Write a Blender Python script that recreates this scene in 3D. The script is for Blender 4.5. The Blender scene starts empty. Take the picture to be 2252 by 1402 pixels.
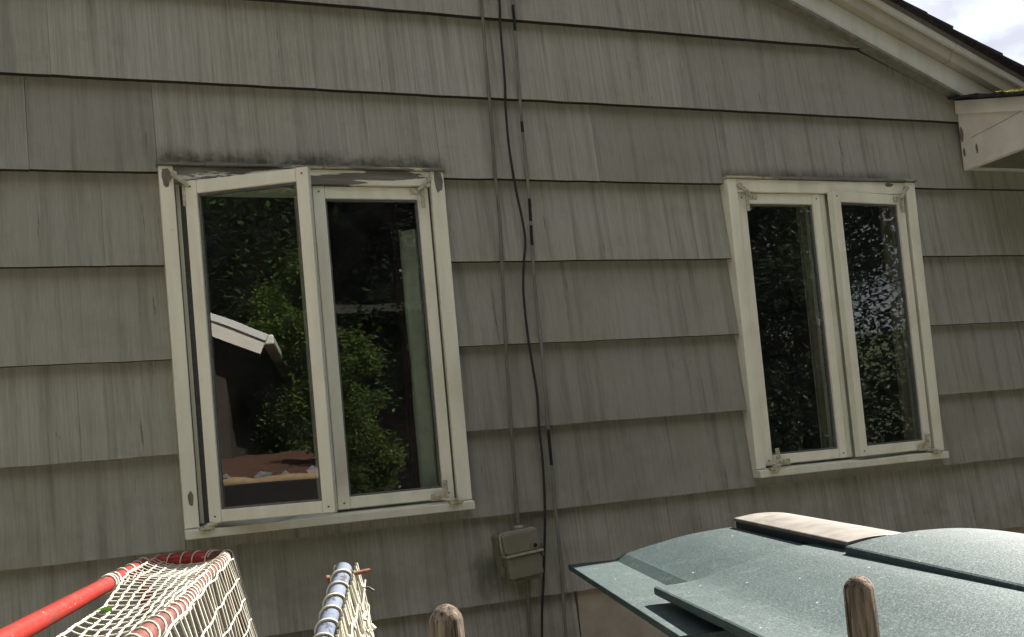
import bpy, math, random
from mathutils import Vector, Matrix, noise
R = math.radians
random.seed(7)
scene = bpy.context.scene
COL = scene.collection

# ------------------------------------------------------------------ camera
YAW, PITCH, ROLL = 0.379386710, 0.0513109343, -0.0907312935
cd = bpy.data.cameras.new('camera'); cam = bpy.data.objects.new('camera', cd); COL.objects.link(cam)
sy, cy, sp, cp = math.sin(YAW), math.cos(YAW), math.sin(PITCH), math.cos(PITCH)
fw = Vector((sy*cp, cy*cp, sp)); rt = Vector((cy, -sy, 0)); up = rt.cross(fw)
cr, sr = math.cos(ROLL), math.sin(ROLL)
rt2 = cr*rt + sr*up; up2 = -sr*rt + cr*up
m = Matrix((rt2, up2, -fw)).transposed().to_4x4(); m.translation = (0, -3.3842, 1.42554)
cam.matrix_world = m
cd.sensor_width = 36; cd.lens = 2222.417/2252*36; cd.shift_y = 200/2252
cd.clip_start = .05; cd.clip_end = 800
scene.camera = cam
scene.render.resolution_x, scene.render.resolution_y = 1024, 637

# ------------------------------------------------------------------ sky, sun, exposure
SUN_EL, SUN_AZ = 45.0, 74.0          # azimuth from +Y towards +X
w = bpy.data.worlds.new('World'); scene.world = w; w.use_nodes = True
N = w.node_tree.nodes; L = w.node_tree.links; N.clear()
out = N.new('ShaderNodeOutputWorld'); bg = N.new('ShaderNodeBackground'); bg.inputs[1].default_value = .10
sky = N.new('ShaderNodeTexSky'); sky.sky_type = 'NISHITA'; sky.sun_disc = False
sky.sun_elevation = R(SUN_EL); sky.sun_rotation = R(SUN_AZ)
tc = N.new('ShaderNodeTexCoord'); mp = N.new('ShaderNodeMapping'); mp.inputs['Scale'].default_value = (1, 1, 2.2)
nz = N.new('ShaderNodeTexNoise'); nz.inputs['Scale'].default_value = 2.6; nz.inputs['Detail'].default_value = 7; nz.inputs['Roughness'].default_value = .55
rp = N.new('ShaderNodeValToRGB'); rp.color_ramp.elements[0].position = .12; rp.color_ramp.elements[1].position = .36
nz2 = N.new('ShaderNodeTexNoise'); nz2.inputs['Scale'].default_value = 5; nz2.inputs['Detail'].default_value = 5
rp2 = N.new('ShaderNodeValToRGB')
rp2.color_ramp.elements[0].position = .35; rp2.color_ramp.elements[0].color = (1.40, 1.45, 1.70, 1)
rp2.color_ramp.elements[1].position = .68; rp2.color_ramp.elements[1].color = (2.25, 2.28, 2.48, 1)
mx = N.new('ShaderNodeMix'); mx.data_type = 'RGBA'
L.new(tc.outputs['Generated'], mp.inputs[0]); L.new(mp.outputs[0], nz.inputs[0]); L.new(mp.outputs[0], nz2.inputs[0])
L.new(nz.outputs[0], rp.inputs[0]); L.new(nz2.outputs[0], rp2.inputs[0])
L.new(rp.outputs[0], mx.inputs[0]); L.new(sky.outputs[0], mx.inputs[6]); L.new(rp2.outputs[0], mx.inputs[7])
L.new(mx.outputs[2], bg.inputs[0]); L.new(bg.outputs[0], out.inputs[0])
sd = bpy.data.lights.new('sun', 'SUN'); sd.energy = 4.2; sd.angle = R(.5); sd.color = (1, .95, .87)
so = bpy.data.objects.new('sun', sd); COL.objects.link(so)
sv = Vector((math.cos(R(SUN_EL))*math.sin(R(SUN_AZ)), math.cos(R(SUN_EL))*math.cos(R(SUN_AZ)), math.sin(R(SUN_EL))))
so.rotation_euler = sv.to_track_quat('Z', 'Y').to_euler(); so.location = sv*40
vs = scene.view_settings; vs.view_transform = 'Standard'; vs.look = 'None'; vs.gamma = 1; vs.use_curve_mapping = False
vs.exposure = 2.27
scene.cycles.max_bounces = 7; scene.cycles.diffuse_bounces = 3; scene.cycles.glossy_bounces = 3; scene.cycles.transparent_max_bounces = 8

# ------------------------------------------------------------------ mesh helpers
class MB:
    def __init__(s): s.v = []; s.f = []; s.sm = []
    def add(s, vs_, fs, smooth=False):
        n = len(s.v); s.v += [tuple(p) for p in vs_]; s.f += [tuple(i+n for i in q) for q in fs]; s.sm += [smooth]*len(fs); return s
    def box(s, x0, x1, y0, y1, z0, z1, M=None):
        p = [Vector((x, y, z)) for z in (z0, z1) for y in (y0, y1) for x in (x0, x1)]
        if M is not None: p = [M @ q for q in p]
        return s.add(p, [(0, 2, 3, 1), (4, 5, 7, 6), (0, 1, 5, 4), (2, 6, 7, 3), (0, 4, 6, 2), (1, 3, 7, 5)])
    def prism(s, outline, y0, y1, M=None):           # outline in x,z, extruded along y
        n = len(outline)
        p = [Vector((x, y0, z)) for x, z in outline] + [Vector((x, y1, z)) for x, z in outline]
        if M is not None: p = [M @ q for q in p]
        return s.add(p, [tuple(range(n)), tuple(range(2*n-1, n-1, -1))] + [(i, i+n, (i+1) % n+n, (i+1) % n) for i in range(n)])
    def tube(s, pts, r, n=8, caps=True, smooth=True):
        pts = [Vector(p) for p in pts]; rings = []; prev = None
        for i, p in enumerate(pts):
            t = (pts[min(i+1, len(pts)-1)] - pts[max(i-1, 0)]).normalized()
            if prev is None:
                a = t.cross(Vector((0, 0, 1)))
                if a.length < .1: a = t.cross(Vector((1, 0, 0)))
            else: a = prev - t*prev.dot(t)
            a.normalize(); prev = a; b = t.cross(a)
            rr = r[i] if isinstance(r, (list, tuple)) else r
            rings.append([p + rr*(math.cos(k*math.tau/n)*a + math.sin(k*math.tau/n)*b) for k in range(n)])
        vs_ = [q for rg in rings for q in rg]; fs = []
        for i in range(len(rings)-1):
            for k in range(n): fs.append((i*n+k, i*n+(k+1) % n, (i+1)*n+(k+1) % n, (i+1)*n+k))
        s.add(vs_, fs, smooth)
        if caps:
            s.add(rings[0], [tuple(range(n-1, -1, -1))]); s.add(rings[-1], [tuple(range(n))])
        return s
    def mesh(s, name):
        me = bpy.data.meshes.new(name); me.from_pydata(s.v, [], s.f)
        me.polygons.foreach_set('use_smooth', s.sm); me.update(); return me
    def build(s, name, mat, parent=None, bevel=0, seg=2):
        me = s.mesh(name); me.materials.append(mat)
        o = bpy.data.objects.new(name, me); COL.objects.link(o)
        if parent is not None:
            o.parent = parent
        if bevel:
            b = o.modifiers.new('bevel', 'BEVEL'); b.width = bevel; b.segments = seg; b.limit_method = 'ANGLE'; b.angle_limit = R(40)
        return o
def tag(o, label=None, cat=None, group=None, kind=None):
    for k, v in (('label', label), ('category', cat), ('group', group), ('kind', kind)):
        if v: o[k] = v
    return o
def empty(name, loc=(0, 0, 0), rz=0):
    o = bpy.data.objects.new(name, None); COL.objects.link(o); o.location = loc; o.rotation_euler = (0, 0, rz); o.empty_display_size = .1; return o
def smooth_path(P, n=6):                              # Catmull-Rom
    P = [Vector(p) for p in P]; Q = []
    for i in range(len(P)-1):
        p0, p1, p2, p3 = P[max(i-1, 0)], P[i], P[i+1], P[min(i+2, len(P)-1)]
        for k in range(n):
            t = k/n
            Q.append(.5*((2*p1) + (p2-p0)*t + (2*p0-5*p1+4*p2-p3)*t*t + (3*p1-p0-3*p2+p3)*t**3))
    Q.append(P[-1]); return Q

# ------------------------------------------------------------------ material helpers
class Mat:
    def __init__(s, name, rough=.7, spec=.3, metal=0.):
        s.m = bpy.data.materials.new(name); s.m.use_nodes = True; s.N = s.m.node_tree.nodes; s.L = s.m.node_tree.links
        s.b = s.N['Principled BSDF']; s.b.inputs['Roughness'].default_value = rough; s.b.inputs['Specular IOR Level'].default_value = spec; s.b.inputs['Metallic'].default_value = metal
        s.tc = s.N.new('ShaderNodeTexCoord')
    def link(s, a, b): s.L.new(a, b)
    def obj(s, scale=(1, 1, 1), rnd=False):
        mp = s.N.new('ShaderNodeMapping'); mp.inputs['Scale'].default_value = scale; s.link(s.tc.outputs['Object'], mp.inputs[0])
        if rnd:
            oi = s.N.new('ShaderNodeObjectInfo'); mm = s.math('MULTIPLY', oi.outputs['Random'], 37.)
            s.link(mm, mp.inputs['Location'])
        return mp.outputs[0]
    def noise(s, vec, scale=1., detail=4., rough=.55, dist=0.):
        n = s.N.new('ShaderNodeTexNoise'); n.inputs['Scale'].default_value = scale; n.inputs['Detail'].default_value = detail; n.inputs['Roughness'].default_value = rough; n.inputs['Distortion'].default_value = dist
        s.link(vec, n.inputs[0]); return n.outputs[0]
    def ramp(s, fac, *stops):
        r = s.N.new('ShaderNodeValToRGB'); e = r.color_ramp.elements
        while len(e) < len(stops): e.new(.5)
        for k, (p, c) in enumerate(stops):
            e[k].position = p; e[k].color = (c, c, c, 1) if isinstance(c, (int, float)) else (*c, 1)
        s.link(fac, r.inputs[0]); return r.outputs[0]
    def mix(s, fac, a, b, mode='MIX'):
        m_ = s.N.new('ShaderNodeMix'); m_.data_type = 'RGBA'; m_.blend_type = mode
        for ix, v in ((0, fac), (6, a), (7, b)):
            sock = m_.inputs[ix]
            if isinstance(v, (int, float)): sock.default_value = v if ix == 0 else (v, v, v, 1)
            elif isinstance(v, (tuple, list)): sock.default_value = (*v, 1)
            else: s.link(v, sock)
        return m_.outputs[2]
    def math(s, op, a, b=None, c=None, clamp=False):
        m_ = s.N.new('ShaderNodeMath'); m_.operation = op; m_.use_clamp = clamp
        for k, v in enumerate((a, b, c)):
            if v is None: continue
            if isinstance(v, (int, float)): m_.inputs[k].default_value = v
            else: s.link(v, m_.inputs[k])
        return m_.outputs[0]
    def mr(s, v, a, b, c=0., d=1.):
        m_ = s.N.new('ShaderNodeMapRange'); s.link(v, m_.inputs[0])
        for k, x in enumerate((a, b, c, d)): m_.inputs[k+1].default_value = x
        m_.interpolation_type = 'SMOOTHSTEP'; return m_.outputs[0]
    def sep(s):
        x = s.N.new('ShaderNodeSeparateXYZ'); s.link(s.tc.outputs['Object'], x.inputs[0]); return x.outputs
    def color(s, c):
        if isinstance(c, (tuple, list)): s.b.inputs['Base Color'].default_value = (*c, 1)
        else: s.link(c, s.b.inputs['Base Color'])
        return s
    def bump(s, h, strength=.3, dist=.002):
        b = s.N.new('ShaderNodeBump'); b.inputs['Strength'].default_value = strength; b.inputs['Distance'].default_value = dist
        s.link(h, b.inputs['Height']); s.link(b.outputs[0], s.b.inputs['Normal']); return s
def simple(name, col, rough=.7, var=.15, scale=30., spec=.3, metal=0., bump=.15, bdist=.001):
    M_ = Mat(name, rough, spec, metal); n = M_.noise(M_.obj(), scale, 5)
    d = tuple(c*(1-var) for c in col); u = tuple(min(1, c*(1+var)) for c in col)
    M_.color(M_.ramp(n, (.3, d), (.7, u))); M_.bump(n, bump, bdist); return M_.m

# siding: painted grooved shakes, weathered
def siding_mat():
    M_ = Mat('painted_shake', .82, .2)
    oi = M_.N.new('ShaderNodeObjectInfo'); rnd = oi.outputs['Random']
    xyz = M_.sep()
    groove = M_.noise(M_.obj((120, 1, .9), True), 1, 4, .6)
    fine = M_.noise(M_.obj((300, 60, 14), True), 1, 3, .6)
    broad = M_.noise(M_.obj((2.2, 1, 3.1)), 1, 4, .6)
    streak = M_.noise(M_.obj((30, 1, 1.3), True), 1, 5, .65)
    crack = M_.noise(M_.obj((34, 1, 2.6), True), 1, 6, .75, .3)
    base = M_.ramp(broad, (.25, (.275, .268, .216)), (.5, (.320, .312, .262)), (.75, (.326, .313, .282)))
    base = M_.mix(1., base, M_.ramp(rnd, (0, .86), (.5, 1.0), (1, 1.12)), 'MULTIPLY')
    amt = M_.ramp(rnd, (0., .05), (.6, .15), (1., .42))
    base = M_.mix(amt, base, M_.mix(1., base, M_.ramp(groove, (.30, .45), (.62, 1.22)), 'MULTIPLY'))
    base = M_.mix(M_.math('MULTIPLY', M_.ramp(streak, (.50, 0.), (.76, 1.)), .52), base, (.075, .072, .055))
    base = M_.mix(M_.math('MULTIPLY', M_.ramp(crack, (.64, 0.), (.68, 1.)), .6), base, (.05, .047, .036))
    blot = M_.noise(M_.obj((9, 9, 12), True), 1, 6, .7)
    base = M_.mix(M_.math('MULTIPLY', M_.ramp(blot, (.55, 0.), (.75, 1.)), .22), base, (.13, .115, .095))
    base = M_.mix(.22, base, M_.mix(1., base, M_.ramp(fine, (.3, .6), (.7, 1.35)), 'MULTIPLY'))
    # green-brown algae film, patchy, strongest in the damp low part of the wall
    alg = M_.math('MULTIPLY', M_.mr(xyz[2], 1.9, .7, 0, .55), M_.ramp(M_.noise(M_.obj((4, 1, 5)), 1, 5, .6), (.42, 0.), (.68, 1.)))
    base = M_.mix(alg, base, (.115, .112, .066))
    # mould growing up from the drip caps of both windows
    def mould(x0, x1, hgt, amount, col, base):
        inx = M_.math('MULTIPLY', M_.mr(xyz[0], x0-.03, x0+.03), M_.mr(xyz[0], x1+.03, x1-.03))
        hh = M_.math('SUBTRACT', xyz[2], 2.475)
        tongue = M_.math('MULTIPLY', M_.math('ADD', M_.math('MULTIPLY', M_.noise(M_.obj((60, 1, 9)), 1, 6, .75), .55), M_.math('MULTIPLY', M_.noise(M_.obj((7, 1, 3)), 1, 3, .6), .6)), hgt)
        k = M_.math('SUBTRACT', tongue, hh)
        mask = M_.math('MULTIPLY', M_.math('MULTIPLY', M_.mr(k, -.012, .04), inx), M_.math('GREATER_THAN', hh, 0.))
        return M_.mix(M_.math('MULTIPLY', M_.math('MULTIPLY', mask, amount), M_.ramp(M_.noise(M_.obj((11, 11, 14)), 1, 5, .7), (.36, .25), (.56, 1.))), base, col)
    base = mould(.20, 1.17, .125, .85, (.055, .062, .030), base)
    base = mould(2.35, 3.2, .085, .75, (.05, .05, .042), base)
    # dirty run-off beside and below the utility box
    dx = M_.math('MULTIPLY', M_.math('SUBTRACT', xyz[0], 1.205), 7.5); dz = M_.math('MULTIPLY', M_.math('SUBTRACT', xyz[2], 1.03), 6.)
    rr = M_.math('SQRT', M_.math('ADD', M_.math('MULTIPLY', dx, dx), M_.math('MULTIPLY', dz, dz)))
    st = M_.math('ADD', rr, M_.math('MULTIPLY', M_.noise(M_.obj((22, 1, 9)), 1, 5, .65), 1.2))
    base = M_.mix(M_.math('MULTIPLY', M_.mr(st, 1.35, .55), .8), base, (.06, .062, .036))
    M_.color(base)
    h = M_.math('ADD', M_.math('MULTIPLY', groove, .7), M_.math('ADD', M_.math('MULTIPLY', fine, .25), M_.math('MULTIPLY', crack, -.3)))
    M_.bump(h, .42, .002); return M_.m
def trim_mat(name, peel=.0, tint=(.83, .805, .66)):
    M_ = Mat(name, .5, .35); v = M_.obj()
    n = M_.noise(M_.obj((18, 18, 3)), 1, 5, .6); big = M_.noise(v, 5., 4); sm = M_.noise(v, 140., 3)
    c = M_.ramp(n, (.25, tuple(k*.86 for k in tint)), (.6, tint), (.85, (tint[0]*1.02, tint[1]*1.05, tint[2]*1.15)))
    c = M_.mix(M_.math('MULTIPLY', M_.ramp(big, (.52, 0.), (.72, 1.)), .28), c, (.50, .40, .24))
    c = M_.mix(M_.math('MULTIPLY', M_.ramp(M_.noise(v, 60., 5, .7), (.66, 0.), (.74, 1.)), .5), c, (.24, .22, .16))
    if peel:
        pn = M_.noise(M_.obj((2.6, 2.6, 24)), 1, 6, .6, .3)
        mask = M_.ramp(pn, (.56-peel, 0.), (.575-peel, 1.))
        bare = M_.ramp(M_.noise(M_.obj((5, 5, 90)), 1, 4), (.3, (.12, .115, .10)), (.7, (.23, .22, .18)))
        c = M_.mix(mask, c, bare); M_.bump(M_.math('SUBTRACT', M_.math('MULTIPLY', sm, .2), mask), .5, .002)
    else: M_.bump(M_.math('ADD', n, M_.math('MULTIPLY', sm, .3)), .35, .0015)
    M_.color(c); return M_.m
def glass_mat():
    m_ = bpy.data.materials.new('window_glass'); m_.use_nodes = True; Nn = m_.node_tree.nodes; Ll = m_.node_tree.links; Nn.clear()
    o = Nn.new('ShaderNodeOutputMaterial'); mxs = Nn.new('ShaderNodeMixShader'); tr = Nn.new('ShaderNodeBsdfTransparent'); gl = Nn.new('ShaderNodeBsdfGlossy')
    tr.inputs[0].default_value = (.84, .88, .86, 1); gl.inputs['Roughness'].default_value = .0; gl.inputs[0].default_value = (.97, 1, .98, 1)
    fr = Nn.new('ShaderNodeFresnel'); fr.inputs[0].default_value = 2.1
    ge = Nn.new('ShaderNodeNewGeometry'); sb = Nn.new('ShaderNodeMath'); sb.operation = 'SUBTRACT'; sb.inputs[0].default_value = 1
    mu = Nn.new('ShaderNodeMath'); mu.operation = 'MULTIPLY'
    Ll.new(ge.outputs['Backfacing'], sb.inputs[1]); Ll.new(fr.outputs[0], mu.inputs[0]); Ll.new(sb.outputs[0], mu.inputs[1])
    t = Nn.new('ShaderNodeTexCoord'); n = Nn.new('ShaderNodeTexNoise'); n.inputs['Scale'].default_value = 3.2; n.inputs['Detail'].default_value = 1
    bp = Nn.new('ShaderNodeBump'); bp.inputs['Strength'].default_value = .025; bp.inputs['Distance'].default_value = .02
    Ll.new(t.outputs['Object'], n.inputs[0]); Ll.new(n.outputs[0], bp.inputs['Height']); Ll.new(bp.outputs[0], gl.inputs['Normal'])
    Ll.new(mu.outputs[0], mxs.inputs[0]); Ll.new(tr.outputs[0], mxs.inputs[1]); Ll.new(gl.outputs[0], mxs.inputs[2]); df = Nn.new('ShaderNodeBsdfDiffuse'); df.inputs[0].default_value = (.5, .49, .46, 1); m2 = Nn.new('ShaderNodeMixShader')
    dn = Nn.new('ShaderNodeTexNoise'); dn.inputs['Scale'].default_value = 9; dn.inputs['Detail'].default_value = 7; dm = Nn.new('ShaderNodeMapRange'); dm.inputs[1].default_value = .35; dm.inputs[2].default_value = .75; dm.inputs[3].default_value = .004; dm.inputs[4].default_value = .022
    Ll.new(t.outputs['Object'], dn.inputs[0]); Ll.new(dn.outputs[0], dm.inputs[0]); Ll.new(dm.outputs[0], m2.inputs[0]); Ll.new(mxs.outputs[0], m2.inputs[1]); Ll.new(df.outputs[0], m2.inputs[2]); Ll.new(m2.outputs[0], o.inputs[0])
    return m_
def leaf_mat(name, a, b, trans=.35):
    m_ = bpy.data.materials.new(name); m_.use_nodes = True; Nn = m_.node_tree.nodes; Ll = m_.node_tree.links; Nn.clear()
    o = Nn.new('ShaderNodeOutputMaterial'); t = Nn.new('ShaderNodeTexCoord'); n = Nn.new('ShaderNodeTexNoise'); n.inputs['Scale'].default_value = 2.3; n.inputs['Detail'].default_value = 6
    r = Nn.new('ShaderNodeValToRGB'); r.color_ramp.elements[0].position = .3; r.color_ramp.elements[1].position = .7
    r.color_ramp.elements[0].color = (*a, 1); r.color_ramp.elements[1].color = (*b, 1)
    d = Nn.new('ShaderNodeBsdfPrincipled'); d.inputs['Roughness'].default_value = .5; d.inputs['Specular IOR Level'].default_value = .12
    tl = Nn.new('ShaderNodeBsdfTranslucent'); mxs = Nn.new('ShaderNodeMixShader'); mxs.inputs[0].default_value = trans
    Ll.new(t.outputs['Object'], n.inputs[0]); Ll.new(n.outputs[0], r.inputs[0]); Ll.new(r.outputs[0], d.inputs['Base Color']); Ll.new(r.outputs[0], tl.inputs[0])
    Ll.new(d.outputs[0], mxs.inputs[1]); Ll.new(tl.outputs[0], mxs.inputs[2]); Ll.new(mxs.outputs[0], o.inputs[0]); return m_

MS = siding_mat()
MT = trim_mat('cream_paint'); MTP = trim_mat('peeling_cream_paint', .06); MTR = trim_mat('cream_paint_soiled', .0, (.72, .71, .58))
MCAP = trim_mat('flaking_drip_cap', .09, (.5, .48, .36))
MG = glass_mat()
MBARE = simple('bare_weathered_wood', (.17, .16, .135), .85, .25, 60)
MLAPSEAM = simple('lap_shade_and_seam_tone', (.035, .028, .022), .9, .3, 60)  # near-black tone for the shade under the laps, and for the board seam
MGASKET = simple('grey_seal_strip', (.13, .13, .125), .6, .2, 80)
MHINGE = simple('painted_steel_hinge', (.42, .40, .31), .5, .35, 90)
MRUST = simple('rusty_steel', (.17, .075, .035), .75, .4, 120)
MBLACK = simple('black_rubber', (.012, .012, .013), .5, .3, 50)
MCON = simple('stained_render', (.40, .345, .275), .9, .16, 9, .2)
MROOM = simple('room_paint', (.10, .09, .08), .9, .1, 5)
MWOODIN = simple('inner_timber', (.30, .25, .18), .6, .15, 20)

# ------------------------------------------------------------------ ground and terrain
def ground_mat(stops, nm):
    M_ = Mat(nm, .95, .1); v = M_.obj()
    n = M_.noise(v, .5, 6, .6); n2 = M_.noise(v, 14., 6, .65)
    c = M_.ramp(n, *stops)
    c = M_.mix(.5, c, M_.mix(1., c, M_.ramp(n2, (.3, .5), (.7, 1.5)), 'MULTIPLY')); M_.color(c); M_.bump(n2, .8, .03); return M_.m
MGROUND = ground_mat(((.35, (.075, .07, .035)), (.55, (.05, .07, .026)), (.7, (.07, .072, .035))), 'rough_lawn'); MBOUNCE = ground_mat(((.35, (.47, .45, .38)), (.55, (.41, .40, .34)), (.7, (.44, .43, .36))), 'pale_bounce_tone')
g = MB(); n = 40; ext = 260.
def gx(i): t = (i/n*2-1); return ext*math.copysign(abs(t)**2.2, t)
vs_ = [(gx(i), gx(j), .0) for j in range(n+1) for i in range(n+1)]
vs_ = [(x, y, .05*noise.noise((x*.3, y*.3, 0)) + max(0., (math.hypot(x-3, y+2)-16))*.10*(1 if y < 0 else .3)) for x, y, z in vs_]
g.add(vs_, [(j*(n+1)+i, j*(n+1)+i+1, (j+1)*(n+1)+i+1, (j+1)*(n+1)+i) for j in range(n) for i in range(n)], True)
tag(g.build('ground', MGROUND), kind='structure')
g = MB(); g.box(-3.0, 9.5, -10.5, -1.85, -.1, .075); tag(g.build('bounce_slab', MBOUNCE, None, .01), kind='structure')  # unseen pale slab, added to bounce sun onto the shaded wall

MBOUNCECUT = simple('dark_bounce_cut', (.085, .072, .052), .95, .4, 12, .1, 0, .9, .02)
gb = MB(); nb_ = 30
gb.add([(-4.5+11.*i/nb_, -1.9+1.9*j/nb_, .065+.03*noise.noise((i*.7, j*.7, 2))) for j in range(nb_+1) for i in range(nb_+1)], [(j*(nb_+1)+i, j*(nb_+1)+i+1, (j+1)*(nb_+1)+i+1, (j+1)*(nb_+1)+i) for j in range(nb_) for i in range(nb_)], True)
tag(gb.build('bounce_cut_strip', MBOUNCECUT), kind='structure')  # unseen dark strip, added to cut ground bounce below the siding laps

# ------------------------------------------------------------------ house
house = empty('house', (0, 0, 0))
tag(house, 'grey-beige shingle-sided house with two cream casement windows', 'house')
COURSE = .305; ZC4 = 1.85
def zc(i): return ZC4 + (4-i)*COURSE
XL, XR = -5.15, 4.35
def rake(x): xx = x if x > -.4 else -.8-x; return 2.866 + .403*(3.655-xx)
WIN = [(.198, 1.161), (2.352, 3.317)]; WZ0, WZ1 = 1.273, 2.482
# wall core with the two openings
wb = MB()
Y0, Y1 = .058, .16
wb.box(XL, WIN[0][0]+.02, Y0, Y1, .5, 2.6); wb.box(WIN[0][1]-.02, WIN[1][0]+.02, Y0, Y1, .5, 2.6); wb.box(WIN[1][1]-.02, XR, Y0, Y1, .5, 2.6)
for a, b in WIN:
    wb.box(a+.02, b-.02, Y0, Y1, .5, WZ0+.02); wb.box(a+.02, b-.02, Y0, Y1, WZ1-.02, 2.6)
wb.prism([(XL, 2.6), (XR, 2.6), (XR, rake(XR)), (-.4, rake(-.4)), (XL, rake(XL))], Y0, Y1)
wall = wb.build('wall', MBARE, house)
# siding boards
def clip(poly, a, b, c):               # keep a*x+b*z<=c
    outp = []
    for i in range(len(poly)):
        p, q = poly[i], poly[(i+1) % len(poly)]; dp = a*p[0]+b*p[1]-c; dq = a*q[0]+b*q[1]-c
        if dp <= 0: outp.append(p)
        if dp*dq < 0: t = dp/(dp-dq); outp.append((p[0]+t*(q[0]-p[0]), p[1]+t*(q[1]-p[1])))
    return outp
def board(x0, x1, zb, zt, zrow, raggy=True, dy=0., gable=True):
    nseg = max(2, int((x1-x0)/.07)) if raggy else 1
    sd_ = random.random()*90
    pts = []
    for k in range(nseg+1):
        x = x0+(x1-x0)*k/nseg
        pts.append((x, zb + (.0020*noise.noise((x*7, sd_, 1)) + .0014*noise.noise((x*31, sd_, 2)) if raggy else 0)))
    poly = pts + [(x1, zt), (x0, zt)]
    if gable: poly = clip(poly, .403, 1, 2.866+.403*3.655-.004); poly = clip(poly, -.403, 1, 2.866+.403*3.655+.403*.8-.004)
    if len(poly) < 3: return
    fy = lambda z: (z-zrow)/COURSE*.034 + dy
    nn = len(poly); mb = MB()
    # small rounded drip edge along the butt: front row slightly above
    p = [(x, fy(z), z) for x, z in poly] + [(x, fy(z)+.024, z) for x, z in poly]
    mb.add(p, [tuple(range(nn)), tuple(range(2*nn-1, nn-1, -1))] + [(i, i+nn, (i+1) % nn+nn, (i+1) % nn) for i in range(nn)])
    o = mb.build('siding_board', MS, wall); o.data.materials.append(MLAPSEAM)
    if raggy:                                          # bottom faces near-black: lap shadow line put into the colour
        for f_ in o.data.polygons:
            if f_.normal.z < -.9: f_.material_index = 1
for i in range(-5, 9):
    zb = zc(i); zt = zb + COURSE + .028
    spans = [(XL, XR)]
    if i == 8: spans = [(XL, 1.543)]
    if 2 < i <= 6:
        spans = [(XL, WIN[0][0]), (WIN[0][1], WIN[1][0]), (WIN[1][1], XR)]
    fixed = {5: [-.087], 1: [-.099, .738], 3: [.02], 2: [-.179]}.get(i, [])
    for (a, b) in spans:
        cuts = [c for c in fixed if a+.05 < c < b-.05]; x = a + random.uniform(.9, 2.6)
        while x < b-.25:
            if all(abs(x-c) > .45 for c in fixed): cuts.append(x)
            x += random.uniform(1.8, 3.2)
        ed = [a]+sorted(cuts)+[b]
        for p, q in zip(ed[:-1], ed[1:]):
            ztop = zt
            dy = random.uniform(-.0012, .0012)
            if i == 2:                                  # row whose butt sits just below the window heads: notched over them
                segs = [(p, q)]; 
                for (wa, wz) in WIN:
                    ns = []
                    for (s0, s1) in segs:
                        if s1 <= wa or s0 >= wz: ns.append((s0, s1)); continue
                        if s0 < wa: ns.append((s0, wa))
                        ns.append((max(s0, wa), min(s1, wz), 'up'))
                        if s1 > wz: ns.append((wz, s1))
                    segs = [s_ for s_ in ns if len(s_) == 2] ; ups = [s_ for s_ in ns if len(s_) == 3]
                    for s_ in ups: board(s_[0]+.0006, s_[1]-.0006, WZ1+.004, ztop, zb, True, dy)
                for s_ in segs: board(s_[0]+.0007, s_[1]-.0007, zb, ztop, zb, True, dy)
            else: board(p+.0004, q-.0004, zb, ztop, zb, True, dy)
    if i == 6:
        for (wa, wz) in WIN: board(wa+.001, wz-.001, zb, WZ0+.012, zb, True, .0005)
XW = 6.9                                             # the low wing under the eave return runs on to the right
for i in range(2, 8):
    zb = zc(i); x = XR
    while x < XW:
        q = min(XW, x+random.uniform(1.0, 1.6)); q = XW if XW-q < .4 else q
        board(x+.0004, q-.0004, zb, min(zb+COURSE+.028, 2.556), zb, True, random.uniform(-.001, .001), False); x = q
f = MB(); f.box(XR, XW, Y0, Y1, .5, 2.6); f.build('wing_wall', MBARE, house)
f = MB(); f.box(XW, XW+.02, -.012, .12, .92, 2.556); f.box(XW-.09, XW, -.012, -.001, .92, 2.556); f.build('corner_board', MT, house, .002)
# foundation
fb = MB(); fb.box(XR, XW, .026, .22, -.3, .958); fb.box(XL, 1.55, .05, .22, -.3, .66); fb.box(1.55, XR, .024, .22, -.3, .96); fb.build('foundation', MCON, house)

# rest of the house volume: side walls, back wall, far gable
hb = MB(); DEPTH = 9.; hb.box(XW-.15, XW, .16, 5., -.2, 2.6)
hb.box(XL, XL+.15, .16, DEPTH, -.2, rake(XL)-.02); hb.box(XR-.15, XR, .16, DEPTH, -.2, rake(XR)-.02)
hb.box(XL, XR, DEPTH, DEPTH+.15, -.2, 2.6); hb.prism([(XL, 2.6), (XR, 2.6), (XR, rake(XR)-.02), (-.4, rake(-.4)-.02), (XL, rake(XL)-.02)], DEPTH, DEPTH+.15)
hb.build('side_wall', MS, house)

# roof: deck, rake boards, shingle courses
SL = math.atan(.403); ca, sa = math.cos(SL), math.sin(SL)
def slope_frame(side):
    # local x runs down the slope from the ridge, y into the house, z normal
    M_ = Matrix(((ca*side, 0, sa*side, 0), (0, 1, 0, 0), (-sa, 0, ca, 0), (0, 0, 0, 1)))
    M_.translation = (-.4, 0, rake(-.4)); return M_
MRAKE = trim_mat('rake_paint', 0, (.60, .60, .53)); MRAKE2 = trim_mat('rake_paint_soiled', 0, (.42, .39, .31))
MSH = simple('asphalt_shingle', (.040, .036, .040), .9, .45, 60, .2, 0, .5, .004)
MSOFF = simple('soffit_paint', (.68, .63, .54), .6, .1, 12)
xe = (3.655+.4)/ca      # slope length to the eave along the rake
MSOFU = simple('soffit_shade_tone', (.15, .145, .115), .8, .15, 14)  # darker copy of the soffit paint; underside shade put into the colour
MMOULD = simple('dark_moulding', (.20, .19, .16), .8, .25, 30)  # darker than the boards above it
roofdeck = None
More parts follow.
